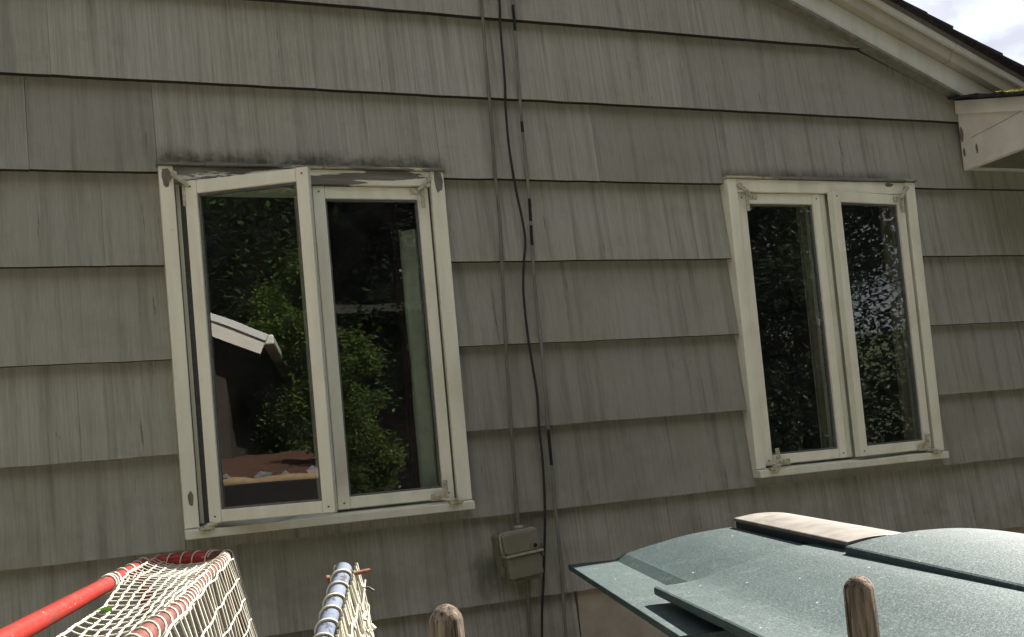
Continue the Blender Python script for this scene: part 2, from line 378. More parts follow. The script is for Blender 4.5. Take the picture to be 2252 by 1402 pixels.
for side in (1, -1):
    F = slope_frame(side); ln = (3.96+.4)/ca if side == 1 else 5.0
    d = MB(); d.box(0, ln, -.085, DEPTH+.3, .178, .20, F)
    deck = d.build('roof', MBARE, house)
    if side == 1: roofdeck = deck
    k = 0; x = -.05
    while x < ln+.02:
        s = MB(); x1 = min(x+.30, ln+.045)
        y_a = -.105 - random.uniform(0, .018)
        # tapered overlapping course: thin at the upper end, butt at the lower end, edge lifted unevenly
        lift = random.uniform(0, .004)
        p = [(x, y_a, .201), (x1, y_a, .209), (x1, y_a, .2225+lift), (x, y_a, .2045)]
        q = [(a, DEPTH+.32, c) for a, b, c in p]
        s.add([F @ Vector(v) for v in p+q], [(0, 1, 2, 3), (7, 6, 5, 4), (0, 4, 5, 1), (1, 5, 6, 2), (2, 6, 7, 3), (3, 7, 4, 0)])
        s.build('shingle', MSH, deck); x += .145 if side == 1 else .29; k += 1
    fr = MB(); fr.box(0, ln-.09, -.030, .02, .004, .098, F); fr.build('frieze_board', MRAKE, deck, .003)
    ml = MB(); ml.box(0, ln-.12, -.040, .018, -.010, .0035, F); ml.build('frieze_moulding', MMOULD, deck, .003)
    cut = ln-.48 if side == 1 else ln/2
    for a, b in ((0, cut-.0015), (cut+.0015, ln-.015)):
        rb = MB(); rb.box(a, b, -.066, .02, .1, .177, F); rb.build('rake_board', MRAKE2, deck, .003)
        rb = MB(); rb.box(a, b, -.086, -.067, .150, .1775, F); rb.build('rake_moulding', MRAKE, deck, .004)
# eave return box on the right: side face square to the wall, flat soffit, small sloping shingled top
EX = 3.63
rtn = MB()
ye = -.40; sl2 = .325
rtn.add([(EX, -.0, 2.541), (EX, -.0, 2.862), (EX, ye, 2.862+sl2*ye), (EX, ye, 2.541)] + [(EX+.03, -.0, 2.541), (EX+.03, -.0, 2.862), (EX+.03, ye, 2.862+sl2*ye), (EX+.03, ye, 2.541)],
        [(0, 3, 2, 1), (4, 5, 6, 7), (0, 1, 5, 4), (1, 2, 6, 5), (2, 3, 7, 6), (3, 0, 4, 7)])
ret = rtn.build('eave_return', MSOFF, house, .002)
b_ = MB(); b_.box(EX+.03, XR+2.6, ye+.02, -.0, 2.551, 2.566); b_.build('soffit', MSOFU, ret)  # unseen run to the right lengthened to darken the upper wall
b_ = MB(); b_.box(EX+.03, XR+2.6, ye, ye+.025, 2.541, 2.862+sl2*ye-.01); b_.build('fascia', MSOFF, ret)
b_ = MB(); b_.box(EX+.031, XR+2.6, -.024, -.0, 2.543, 2.5505); b_.build('wall_bead', MRAKE, ret)
b_ = MB(); b_.add([(EX-.011, -.0, 2.800), (EX-.011, -.0, 2.862), (EX-.011, ye-.01, 2.862+sl2*ye), (EX-.011, ye-.01, 2.800+sl2*ye)] + [(EX, -.0, 2.800), (EX, -.0, 2.862), (EX, ye-.01, 2.862+sl2*ye), (EX, ye-.01, 2.800+sl2*ye)],
        [(0, 3, 2, 1), (4, 5, 6, 7), (0, 1, 5, 4), (1, 2, 6, 5), (2, 3, 7, 6), (3, 0, 4, 7)]); b_.build('verge_board', MSOFF, ret, .002)
for (yy_, zz_, ry_, rz_) in ((-.085, 2.615, .006, .022), (-.012, 2.70, .008, .035), (-.015, 2.62, .006, .02)):
    c_ = MB(); c_.prism([(ry_*(1+.4*noise.noise((k_*1.3, zz_*9, 0)))*math.cos(k_*math.tau/12), rz_*(1+.4*noise.noise((k_*1.7, zz_*5, 3)))*math.sin(k_*math.tau/12)) for k_ in range(12)], -.0018, .004, Matrix.Translation((EX, yy_, zz_)) @ Matrix.Rotation(R(-90), 4, 'Z')); c_.build('bare_patch', MBARE, ret)
c_ = MB(); c_.tube([(EX-.0006, -.06, 2.672), (EX-.0006, -.2, 2.682), (EX-.0006, -.39, 2.70)], .0008, 5); c_.build('board_seam', MLAPSEAM, ret)
MMOSS = simple('yellow_moss', (.30, .27, .02), .95, .4, 90)
y = .0; k = 0
while y > ye-.03:
    s = MB(); y1 = y-.16; ov = random.uniform(.025, .05)
    zt = 2.866+sl2*y; zt1 = 2.866+sl2*y1
    s.add([(EX-ov, y, zt), (XR+2.6, y, zt), (XR+2.6, y1, zt1+.008), (EX-ov, y1, zt1+.008), (EX-ov, y, zt+.006), (XR+2.6, y, zt+.006), (XR+2.6, y1, zt1+.021), (EX-ov, y1, zt1+.021)],
          [(0, 3, 2, 1), (4, 5, 6, 7), (0, 1, 5, 4), (1, 2, 6, 5), (2, 3, 7, 6), (3, 0, 4, 7)])
    s.build('shingle', MSH, ret); y -= .12; k += 1
mo = MB()
for k in range(70):
    yy = random.uniform(-.36, -.24); xx = EX-.035+random.uniform(0, .05); z = 2.866+sl2*yy+.018
    mo.tube([(xx, yy, z), (xx-random.uniform(-.006, .012), yy+random.uniform(-.02, .02), z+random.uniform(.0, .008))], .0022, 4)
tag(mo.build('moss', MMOSS, ret), kind='stuff')

# ------------------------------------------------------------------ windows
Z_S0, Z_S1 = 1.317, 2.421
def hinge(parent, x, z, s, topside):
    h = MB()
    if topside:
        h.tube([(x, -.028, z+.018), (x+s*.012, -.036, z+.012), (x+s*.03, -.040, z-.008), (x+s*.043, -.036, z-.02)], [.008, .0085, .008, .007], 8)
        h.tube([(x-s*.002, -.024, z+.024), (x-s*.002, -.040, z+.024)], .010, 10)
        h.box(min(x+s*.02, x+s*.075), max(x+s*.02, x+s*.075), -.0355, -.030, z-.034, z-.012)
        h.box(min(x+s*.02, x+s*.035), max(x+s*.02, x+s*.035), -.0357, -.030, z-.08, z-.02)
        h.tube([(x+s*.055, -.036, z-.023), (x+s*.055, -.039, z-.023)], .006, 8)
    else:
        h.box(x-.024, x+.024, -.058, -.03, z-.010, z-.001); h.tube([(x, -.046, z-.014), (x, -.046, z+.006)], .010, 10)
        h.tube([(x, -.046, z+.003), (x+s*.025, -.042, z+.005), (x+s*.045, -.038, z+.012)], [.008, .007, .006], 8)
        h.box(min(x+s*.03, x+s*.085), max(x+s*.03, x+s*.085), -.040, -.034, z+.006, z+.03)
        h.box(min(x+s*.022, x+s*.040), max(x+s*.022, x+s*.040), -.0403, -.034, z+.008, z+.075)
        h.tube([(x+s*.06, -.039, z+.018), (x+s*.06, -.043, z+.018)], .0065, 8)
    return h.build('hinge', MHINGE if topside else MHINGE2, parent, .0015)
MHINGE2 = simple('rusting_painted_hinge', (.44, .40, .29), .6, .5, 70)
def sash(parent, wdt, M_, hinge_left, mat):
    """sash in local coords: x 0..wdt, y 0 (front) .. .034, z Z_S0..Z_S1; placed by matrix M_"""
    st = .040; rail_t, rail_b = .043, .040
    root = None
    s = MB(); s.box(0, st, 0, .034, Z_S0, Z_S1, M_); a = s.build('sash', mat, parent, .0025); root = a
    s = MB(); s.box(wdt-st, wdt, 0, .034, Z_S0, Z_S1, M_); s.build('sash_stile', mat, parent, .0025)
    s = MB(); s.box(st+.0004, wdt-st-.0004, .0012, .033, Z_S1-rail_t, Z_S1-.001, M_); s.build('sash_rail', mat, parent, .0025)
    s = MB(); s.box(st+.0004, wdt-st-.0004, .0012, .033, Z_S0+.001, Z_S0+rail_b, M_); s.build('sash_rail', mat, parent, .0025)
    # glazing bead round the pane
    bd = MB(); x0, x1, z0, z1 = st, wdt-st, Z_S0+rail_b, Z_S1-rail_t
    for (a0, a1, c0, c1) in ((x0, x0+.007, z0, z1), (x1-.007, x1, z0, z1), (x0+.007, x1-.007, z0, z0+.007), (x0+.007, x1-.007, z1-.007, z1)):
        bd.box(a0, a1, .010, .028, c0, c1, M_)
    bd.build('glazing_bead', MGASKET, parent)
    p = MB(); p.box(x0+.004, x1-.004, .016, .020, z0+.004, z1-.004, M_); p.build('pane', MG, parent)
    for (sx, sz) in ((.02, Z_S0+.02), (wdt-.02, Z_S0+.02), (.02, Z_S1-.02), (wdt-.02, Z_S1-.02)):
        q = MB(); q.tube([M_ @ Vector((sx, .0, sz)), M_ @ Vector((sx, -.0012, sz))], .0034, 8); q.build('screw', MRUST, parent)
    return root
def window(ox, label, openings, head_mat, left_mat):
    x0, x1 = ox+.198, ox+1.161; zi1 = 2.4225; zi0 = 1.312
    f = MB(); f.box(x0, ox+.243, -.022, .05, 1.3065, WZ1-.007)
    fr = f.build('window', left_mat, house, .003); fr['label'] = label
    f = MB(); f.box(ox+1.110, x1, -.022, .05, 1.3065, WZ1-.007); f.build('casing', MT, fr, .003)
    f = MB(); f.box(ox+.2435, ox+1.1095, -.0205, .05, zi1, WZ1-.008); f.build('head_casing', head_mat, fr, .003)
    # drip cap, broken into flaked lengths
    xa = x0-.006
    while xa < x1+.004:
        xb = min(xa+random.uniform(.10, .3), x1+.006); f = MB()
        f.box(xa, xb-.001, -.036+random.uniform(-.003, .006), .02, WZ1-.0065+random.uniform(-.001, .001), WZ1+.003+random.uniform(-.002, .002)); f.build('drip_cap', MCAP, fr, .002); xa = xb
    # sill with sloping top
    f = MB(); f.add([Vector((x, y, z)) for x in (x0-.001, x1+.001) for y, z in ((-.044, WZ0), (-.044, 1.301), (.05, 1.3145), (.05, WZ0))],
          [(0, 1, 2, 3), (7, 6, 5, 4), (0, 4, 5, 1), (1, 5, 6, 2), (2, 6, 7, 3), (3, 7, 4, 0)])
    f.build('sill', MTR, fr, .003)
    # jamb liners, stop beads, mullion
    for a, b in ((ox+.2005, ox+.239), (ox+1.114, ox+1.1595)):
        f = MB(); f.box(a, b, .0505, .155, WZ0+.015, WZ1-.012); f.build('jamb', MTR, fr)
    f = MB(); f.box(ox+.2395, ox+1.1135, .0505, .155, 2.424, WZ1-.012); f.build('head_jamb', MTR, fr)
    f = MB(); f.box(ox+.2395, ox+1.1135, .0505, .155, WZ0+.015, 1.3155); f.build('inner_sill', MTR, fr)
    f = MB(); f.box(ox+.655, ox+.692, .030, .150, 1.3160, 2.4235); f.build('mullion', MT, fr, .002)
    f = MB(); f.box(ox+.661, ox+.686, -.004, .0295, 1.318, 2.420); f.build('meeting_strip', MTR, fr, .002)
    for a, b in ((ox+.2395, ox+.2475), (ox+1.1055, ox+1.1095)):
        f = MB(); f.box(a, b, .000, .049, 1.318, 2.4222); f.build('stop_bead', MGASKET, fr)
    for kind_, M_, hl in openings:
        sash(fr, .4095, M_, hl, MT)
    return fr
def swing_left(ox, y0, x_h, deg): return Matrix.Translation((ox+x_h, y0, 0)) @ Matrix.Rotation(R(-deg), 4, 'Z')
def swing_right(ox, y0, x_h, deg):   # hinge at the right stile
    return Matrix.Translation((ox+x_h, y0, 0)) @ Matrix.Rotation(R(deg), 4, 'Z') @ Matrix.Translation((-.4095, 0, 0))
w1 = window(0., 'cream casement window with its hinged-left sash swung open and flaking head',
       [('o', swing_left(0, -.034, .272, 27), True), ('c', Matrix.Translation((.692, -.008, 0)), False)], MTP, MT)
w2 = window(2.154, 'cream casement window with one sash slightly ajar, beside the eave',
       [('c', Matrix.Translation((2.154+.2485, -.008, 0)), True), ('a', swing_right(2.154, -.018, 1.096, 5.), False)], MT, MT)
hinge(w1, .245, 2.42, 1, True); hinge(w1, 1.10, 2.42, -1, True); hinge(w1, .262, 1.308, 1, False); hinge(w1, 1.092, 1.308, -1, False)
hinge(w2, 2.154+.25, 2.42, 1, True); hinge(w2, 2.154+1.10, 2.42, -1, True); hinge(w2, 2.154+.262, 1.308, 1, False); hinge(w2, 2.154+1.092, 1.308, -1, False)
def chip(parent, cx, cz, rx, rz, y, seed):
    mb = MB(); n = 14; pts = []
    for k in range(n):
        a = k*math.tau/n; r = 1+.45*noise.noise((math.cos(a)*1.7, math.sin(a)*1.7, seed)); pts.append((cx+rx*r*math.cos(a), cz+rz*r*math.sin(a)))
    mb.prism(pts, y, y+.002); mb.build('paint_chip', MBARE, parent)
chip(w1, .222, 1.402, .009, .022, -.0232, 3.1); chip(w1, 1.138, 2.44, .017, .035, -.0232, 8.2); chip(w1, .222, 2.437, .017, .03, -.0232, 5.5)
chip(w2, 2.154+1.02, 2.462, .022, .008, -.0217, 2.)
for nm_, a_, b_x, y_a, mt_ in (('jamb_rebate', .2478, .2600, .010, MTR), ('weather_strip', .2602, .3050, .034, MGASKET)):
    f = MB(); f.box(a_, b_x, y_a, .049, 1.318, 2.4222); f.build(nm_, mt_, w1)
f = MB(); f.box(2.154+.6865, 2.154+.725, .016, .0295, 1.318, 2.420); f.build('meeting_stop', MTR, w2)
# crank arm of the open sash lying on the sill
cr_ = MB(); cr_.tube([(.56, .03, 1.322), (.52, -.03, 1.323), (.42, -.075, 1.323), (.36, -.07, 1.324)], .006, 6); cr_.build('opener_arm', MGASKET, w1)

# rooms behind
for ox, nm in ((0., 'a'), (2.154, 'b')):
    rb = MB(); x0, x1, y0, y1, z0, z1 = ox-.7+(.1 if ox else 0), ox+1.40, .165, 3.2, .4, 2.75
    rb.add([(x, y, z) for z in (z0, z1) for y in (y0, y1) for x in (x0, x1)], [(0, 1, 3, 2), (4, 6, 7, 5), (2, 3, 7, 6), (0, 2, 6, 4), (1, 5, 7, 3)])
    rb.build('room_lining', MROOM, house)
# curtains
def curtain(name, x0, x1, z0, z1, y, folds, mat, label, amp=.02):
    mb = MB(); nx, nz_ = folds*10, 14; vs2 = []
    for layer in (0, 1):
        for j in range(nz_+1):
            for i in range(nx+1):
                t = i/nx; z = z0+(z1-z0)*j/nz_
                a = amp*(1+.3*noise.noise((t*4, j*.2, 3)))
                vs2.append((x0+(x1-x0)*t+.006*noise.noise((t*5, j*.35, 1)), y+a*math.sin(t*folds*math.tau)+.0025*layer, z))
    n1 = (nx+1)*(nz_+1); fs = []
    for layer in (0, 1):
        for j in range(nz_):
            for i in range(nx):
                q = [layer*n1+j*(nx+1)+i, layer*n1+j*(nx+1)+i+1, layer*n1+(j+1)*(nx+1)+i+1, layer*n1+(j+1)*(nx+1)+i]
                fs.append(tuple(q if layer == 0 else q[::-1]))
    mb.add(vs2, fs, True); o = mb.build(name, mat); tag(o, label, 'curtain'); return o
MCUR = simple('curtain_cloth', (.60, .61, .50), .95, .1, 20); MCURD = simple('dark_curtain_cloth', (.03, .006, .006), .95, .2, 20); MCURB = simple('blue_grey_curtain_cloth', (.10, .13, .14), .95, .1, 20)
curtain('curtain', 1.02, 1.16, 1.30, 2.30, .125, 2, MCUR, 'pale green-grey curtain behind the closed sash beside the open one', .018)
curtain('curtain', 1.0, 1.03, 1.30, 2.45, .16, 1, MCURD, 'narrow dark red curtain edge next to the pale curtain', .010)
curtain('curtain', 2.98, 3.06, 1.25, 2.45, .30, 2, MCURB, 'dim blue-grey curtain inside the slightly ajar window', .014)
for ox, x_, wd, lb in ((0, 2.815, .06, 'mullion side'), (0, 3.255, .055, 'jamb side')):
    s = MB(); s.box(x_-wd/2, x_+wd/2, .095, .115, 1.317, 2.423); s.build('inner_frame_stile', MWOODIN, w2, .003)
s = MB(); s.box(.30, .32, .10, .115, 1.317, 2.42); s.build('inner_frame_stile', MWOODIN, w1, .003)

# ------------------------------------------------------------------ cables and utility box on the wall
def cable(name, pts, r, mat, label):
    P = []
    for (x, z) in pts:
        # the wall face steps in and out with every course
        i = math.floor((z-ZC4)/COURSE); fr_ = (z-ZC4)/COURSE-i
        P.append((x, z))
    Q = smooth_path([(x, -r-.001, z) for x, z in P], 8)
    mb = MB(); mb.tube(Q, r, 8); o = mb.build(name, mat); tag(o, label, 'cable'); return o
def cable_paint():
    M_ = Mat('painted_cable', .6, .3); c = M_.ramp(M_.noise(M_.obj((40, 1, 12)), 1, 4), (.3, (.12, .105, .085)), (.7, (.20, .185, .155))); M_.color(c); return M_.m
def cable_flaked():
    M_ = Mat('flaked_cable', .55, .3); z = M_.sep()[2]
    c = M_.ramp(M_.noise(M_.obj((40, 1, 9)), 1, 4), (.3, (.13, .12, .10)), (.7, (.23, .22, .19)))
    msk = 0.
    for a, b in ((3.02, 3.12), (2.635, 2.675), (2.30, 2.385), (2.21, 2.285), (1.40, 1.53)):
        k = M_.math('MULTIPLY', M_.math('GREATER_THAN', z, a), M_.math('LESS_THAN', z, b)); msk = k if msk == 0. else M_.math('ADD', msk, k)
    M_.color(M_.mix(msk, c, (.012, .012, .012))); return M_.m
MCP, MCF = cable_paint(), cable_flaked(); MCB = simple('black_cable_sheath', (.03, .028, .027), .75, .35, 60)
cable('cable', [(1.40, 4.05), (1.385, 3.6), (1.372, 3.131), (1.371, 3.045), (1.369, 2.94), (1.369, 2.77), (1.366, 2.617), (1.364, 2.448), (1.366, 2.313), (1.359, 2.15), (1.345, 1.846), (1.337, 1.549), (1.332, 1.353), (1.331, 1.185)], .0065, MCP, 'thin painted-over wall cable running down into the top of the utility box')
cable('cable', [(1.46, 4.0), (1.45, 3.5), (1.445, 3.137), (1.439, 3.033), (1.437, 2.826), (1.43, 2.722), (1.43, 2.569), (1.442, 2.415), (1.455, 2.314), (1.46, 2.229), (1.446, 2.144), (1.434, 2.043), (1.434, 1.909), (1.442, 1.775), (1.45, 1.657), (1.446, 1.541), (1.448, 1.425), (1.442, 1.277), (1.429, 1.146), (1.408, .985), (1.383, .791), (1.36, .3), (1.36, .02)], .0048, MCB, 'loose dark wavy cable hanging past the right side of the utility box')
cable('cable', [(1.50, 4.0), (1.498, 3.5), (1.497, 3.142), (1.497, 3.055), (1.492, 2.829), (1.489, 2.673), (1.491, 2.485), (1.49, 2.365), (1.485, 2.212), (1.481, 2.076), (1.482, 1.941), (1.485, 1.806), (1.481, 1.572), (1.481, 1.389), (1.48, 1.223), (1.482, 1.058), (1.476, .777), (1.47, .3), (1.47, .02)], .0062, MCF, 'straight grey painted cable with flaked black stretches')
cable('cable', [(1.348, 1.05), (1.346, .993), (1.34, .897), (1.336, .798), (1.33, .4), (1.33, .02)], .0065, MCP, 'short painted cable leaving the underside of the utility box')
MBOX = Mat('box_plastic', .55, .35)
_n = MBOX.noise(MBOX.obj((9, 9, 4)), 1, 5, .6); _c = MBOX.ramp(_n, (.3, (.165, .158, .108)), (.7, (.215, .205, .145)))
_c = MBOX.mix(MBOX.math('MULTIPLY', MBOX.ramp(MBOX.noise(MBOX.obj((30, 30, 14)), 1, 6, .7), (.56, 0.), (.7, 1.)), .6), _c, (.10, .095, .045)); MBOX.color(_c); MBOX = MBOX.m
MBOXL = simple('box_rim_plastic', (.32, .31, .25), .5, .15, 60)
ub = empty('utility_box', (1.312, 0, 1.10)); ub.rotation_euler = (0, R(-5), 0)
tag(ub, 'small weathered beige two-part telephone box fixed to the siding', 'utility box')
def rbox(mb, x0, x1, y0, y1, z0, z1, r, n=4):
    pts = []
    for (cx, cz, a0) in ((x1-r, z1-r, 0), (x0+r, z1-r, 90), (x0+r, z0+r, 180), (x1-r, z0+r, 270)):
        for k in range(n+1): a = R(a0+90*k/n); pts.append((cx+r*math.cos(a), cz+r*math.sin(a)))
    mb.prism(pts[::-1], y0, y1); return mb
rbox(MB(), -.072, .070, -.022, .03, -.078, .076, .01).build('back_plate', MBOX, ub, .002)
rbox(MB(), -.069, .069, -.082, -.0225, .006, .080, .016).build('upper_cover', MBOX, ub, .006, 3)
rbox(MB(), -.074, .073, -.062, -.054, .0, .085, .016).build('rim', MBOXL, ub, .002)
rbox(MB(), -.061, .066, -.079, -.0225, -.082, -.003, .008).build('lower_cover', MBOX, ub, .006, 3)
b_ = MB(); b_.box(-.066, .075, -.089, -.023, -.0028, .0058); b_.build('ledge', MBOXL, ub, .002)
b_ = MB(); b_.tube([(.048, -.084, .022), (.048, -.0785, .022)], .0075, 12); b_.build('lock_screw', MBLACK, ub)
for zz in (.05, -.04):
    b_ = MB(); b_.tube([(-.0765, -.045, zz-.008), (-.0765, -.045, zz+.008)], .0045, 8); b_.box(-.075, -.066, -.05, -.04, zz-.006, zz+.006); b_.build('hinge_lug', MBOX, ub)
b_ = MB(); b_.box(.0735, .085, -.06, -.03, -.024, .02); b_.tube([(.08, -.062, -.014), (.08, -.058, -.014)], .005, 8); b_.build('latch', MGASKET, ub, .002)
b_ = MB(); b_.box(-.002, .028, -.05, -.022, .0852, .097); b_.build('cable_gland', MBOXL, ub, .003)
b_ = MB(); b_.box(-.03, .06, -.055, -.023, -.098, -.0825); b_.build('cable_skirt', MBOX, ub, .004)

# ------------------------------------------------------------------ goals
def paint_red():
    M_ = Mat('chipped_red_paint', .42, .45); v = M_.obj()
    c = M_.ramp(M_.noise(v, 12, 4), (.3, (.21, .010, .007)), (.7, (.28, .017, .011)))
    c = M_.mix(M_.ramp(M_.noise(v, 42, 6, .75), (.555, 0.), (.60, 1.)), c, (.085, .04, .03))
    c = M_.mix(M_.ramp(M_.noise(M_.obj((21, 21, 40)), 1.3, 5, .7), (.66, 0.), (.68, 1.)), c, (.45, .40, .38)); M_.color(c); M_.bump(M_.noise(v, 90, 4), .3, .001); return M_.m
def paint_rusty():
    M_ = Mat('rusty_red_paint', .6, .3); v = M_.obj(); c = M_.ramp(M_.noise(v, 30, 5, .65), (.35, (.07, .03, .02)), (.5, (.115, .03, .02)), (.68, (.16, .085, .065))); M_.color(c); return M_.m
def paint_grey():
    M_ = Mat('scuffed_blue_grey_paint', .8, .15); v = M_.obj(); c = M_.ramp(M_.noise(v, 9, 4), (.3, (.12, .145, .19)), (.7, (.16, .18, .225)))
    c = M_.mix(M_.ramp(M_.noise(M_.obj((40, 40, 20)), 1.6, 5, .7), (.55, 0.), (.59, 1.)), c, (.055, .06, .075)); M_.color(c); return M_.m
MRED, MRUSTY, MGREY = paint_red(), paint_rusty(), paint_grey()
MSTR = simple('white_cord', (.47, .445, .36), .8, .12, 200); MSTRG = simple('weathered_cord', (.42, .40, .33), .8, .15, 150)
def helix(mb, path, r, pitch, sr_, start=0., flip=1, n_per=14):
    P = [Vector(p) for p in path]; Ls = [0]
    for a, b in zip(P[:-1], P[1:]): Ls.append(Ls[-1]+(b-a).length)
    total = Ls[-1]; n = int(total/pitch*n_per); pts = []
    for k in range(n+1):
        s = total*k/n; i = max(j for j in range(len(Ls)) if Ls[j] <= s+1e-9); i = min(i, len(P)-2)
        p = P[i].lerp(P[i+1], (s-Ls[i])/(Ls[i+1]-Ls[i])); t = (P[i+1]-P[i]).normalized()
        a = t.cross(Vector((0, 0, 1))).normalized(); b = a.cross(t); ang = start+flip*math.tau*s/pitch
        # cord hugs the pipe; slightly irregular lean
        ang += .5*noise.noise((s*23, 1, 2)); pts.append(p+r*(math.cos(ang)*a+math.sin(ang)*b))
    mb.tube(pts, sr_, 5, False)
goal = empty('hockey_goal', (.0, -1.4, 0))
tag(goal, 'red-framed hockey goal with laced white cord netting', 'hockey goal')
GO = Vector(goal.location)
ux = Vector((-.166, -.986, 0))                        # along the bars, towards the camera
f0 = Vector((.062, -.60, 1.25)); b0 = Vector((.252, -.70, 1.25))
def gl(p): return tuple(Vector(p)-GO)
LEN = 1.85
front = [f0+ux*LEN+Vector((0, 0, -1.25)), f0+ux*LEN+Vector((0, 0, -.08)), f0+ux*(LEN-.02)+Vector((0, 0, -.02)), f0+ux*(LEN-.08)] + [f0+ux*(LEN*k/12) for k in range(11, 0, -1)] + [f0+ux*.07, f0+ux*.015+Vector((.012, 0, 0)), f0.lerp(b0, .22)+Vector((0, .045, 0)), f0.lerp(b0, .55)+Vector((0, .055, .002)), f0.lerp(b0, .86)+Vector((0, .045, .002))]
mb = MB(); mb.tube([gl(p) for p in smooth_path(front, 4)], .0152, 14); mb.build('front_frame', MRED, goal)
mb = MB(); mb.tube([gl(f0+ux*.10+Vector((.01, 0, -.01))), gl(f0+ux*.10+Vector((.01, 0, -1.25)))], .0150, 12); mb.build('far_post', MRED, goal)
back = [f0.lerp(b0, .80)+Vector((0, .048, .002)), b0+Vector((-.012, .03, .003)), b0+Vector((.004, .0, .003)), b0+ux*.06] + [b0+ux*(LEN*k/10)+Vector((.006*math.sin(k*1.3), 0, .004*math.sin(k*1.1))) for k in range(1, 10)]
bpath = smooth_path(back, 5)
mb = MB(); mb.tube([gl(p) for p in bpath], .0132, 12); mb.build('back_bar', MRUSTY, goal)
# ground frame and rear uprights
be = b0+Vector((.16, .02, 0)); 
gf = [f0+Vector((0, 0, -1.228)), Vector((be.x, be.y, .022)), Vector((be.x, be.y, .022))+ux*LEN, f0+ux*LEN+Vector((0, 0, -1.228))]
mb = MB(); mb.tube([gl(p) for p in gf], .018, 10); mb.build('ground_frame', MRUSTY, goal)
mb = MB(); q0_ = b0+ux*(LEN*.9); mb.tube([gl(q0_), gl(Vector((be.x, be.y, .03))+ux*LEN)], .018, 10); mb.build('rear_upright', MRUSTY, goal)
mb = MB(); mb.tube([gl(b0+Vector((0, 0, -.01))), gl(Vector((be.x, be.y, .03)))], .016, 10); mb.build('rear_upright', MRUSTY, goal)
# top net sheet: a from front bar (0) to back bar (1), s along the bars
def bar_at(path, s):
    Ls = 0.
    for a, b in zip(path[:-1], path[1:]):
        d = (b-a).length
        if Ls+d >= s: return a.lerp(b, (s-Ls)/d)
        Ls += d
    return path[-1]
def top_pt(a, s):
    loose = min(1., max(0., (s-.45)/.4))
    A = f0+ux*s; B = b0+ux*max(s-.02, -.03)
    A = A.lerp(B, .13+.17*min(1., max(0., (s-.42)/.5)))
    p = A.lerp(B, a)
    sag = -.018*math.sin(math.pi*min(1, max(0, a)))**.8*(1+.4*math.sin(s*5+1))-.02*loose*(1-a)
    wob = .003*noise.noise((a*3, s*6, 4))
    return p+Vector((.003*noise.noise((a*2, s*7, 9)), 0, sag+wob+.012))
net = MB(); NA, SP = 8, .050
ns = int(LEN*.93/SP)
for i in range(NA+1):
    a = i/NA; pts = []
    for k in range(ns*3+1):
        s = .02+k*SP/3; zig = .0035*((k % 6)/3-1 if (k % 6) < 3 else 1-(k % 6-3)/3)
        p = top_pt(a, s); zig *= .45; pts.append(gl(p+Vector((zig, 0, 0))))
    net.tube(pts, .0017 if 0 < i < NA else .0022, 5, False)
    for k in range(0, ns+1):
        p = top_pt(a, .02+k*SP); net.tube([gl(p+Vector((-.002, -.006, .001))), gl(p+Vector((.002, .006, .001)))], .0023, 5)
for k in range(ns+1):
    s = .02+k*SP
    net.tube([gl(top_pt(a/16, s+.003*math.sin(a/16*math.pi*2+k))) for a in range(17)], .0012, 4, False)
tag(net.build('top_net', MSTR, goal), kind='stuff')
bn = MB()
def back_pt(t, s):
    top = b0+ux*s; bot = Vector((be.x, be.y, .04))+ux*s
    p = top.lerp(bot, t); d = .05*math.sin(math.pi*t)*(1+.3*math.sin(s*7)); return p+Vector((d*.7+.02+.004*noise.noise((s*9, t*14, 3)), 0, .004*noise.noise((s*8, t*9, 7))))
NS2, NT = 30, 24
for k in range(NS2+1):
    s = LEN*.93*k/NS2; bn.tube([gl(back_pt(j/26, s+.006*math.sin(j*1.5+k))) for j in range(27)], .0019, 4, False)
for j in range(0, NT+1):
    bn.tube([gl(back_pt((j+.04*math.sin(k))/NT, LEN*.93*k/40)) for k in range(41)], .0021, 4, False)
for s_e in (0,):
    for j in range(14):
        t = j/14; p = back_pt(t, 0); q = f0+Vector((0, 0, -1.2*t)); 
        bn.tube([gl(p), gl(p.lerp(q, .35)+Vector((0, .04, -.02))), gl(p.lerp(q, .7)+Vector((0, .04, -.02))), gl(q)], .0022, 4, False)
    for j in range(1, 5):
        bn.tube([gl(back_pt(t/12, 0).lerp(f0+Vector((0, 0, -1.2*t/12)), j/5)+Vector((0, .035, -.015))) for t in range(13)], .0022, 4, False)
tag(bn.build('back_net', MSTRG, goal), kind='stuff')
lc = MB(); helix(lc, [Vector(gl(p)) for p in bpath[2:]], .0142, .050, .0019)
helix(lc, [Vector(gl(f0.lerp(b0, .12)+Vector((0, .04, 0)))), Vector(gl(f0.lerp(b0, .55)+Vector((0, .055, .002)))), Vector(gl(f0.lerp(b0, .86)+Vector((0, .045, .002))))], .0162, .036, .0019)
lc.build('back_lacing', MSTR, goal)
lc = MB(); helix(lc, [Vector(gl(f0+ux*.02)), Vector(gl(f0+ux*.52))], .0170, .105, .0024, 1.)
helix(lc, [Vector(gl(f0+ux*.49)), Vector(gl(f0+ux*.545))], .0172, .026, .0027, 0)
lc.build('front_lacing', MSTR, goal)
lf = MB()
lp = f0.lerp(b0, .30)+ux*1.0+Vector((0, 0, .0))
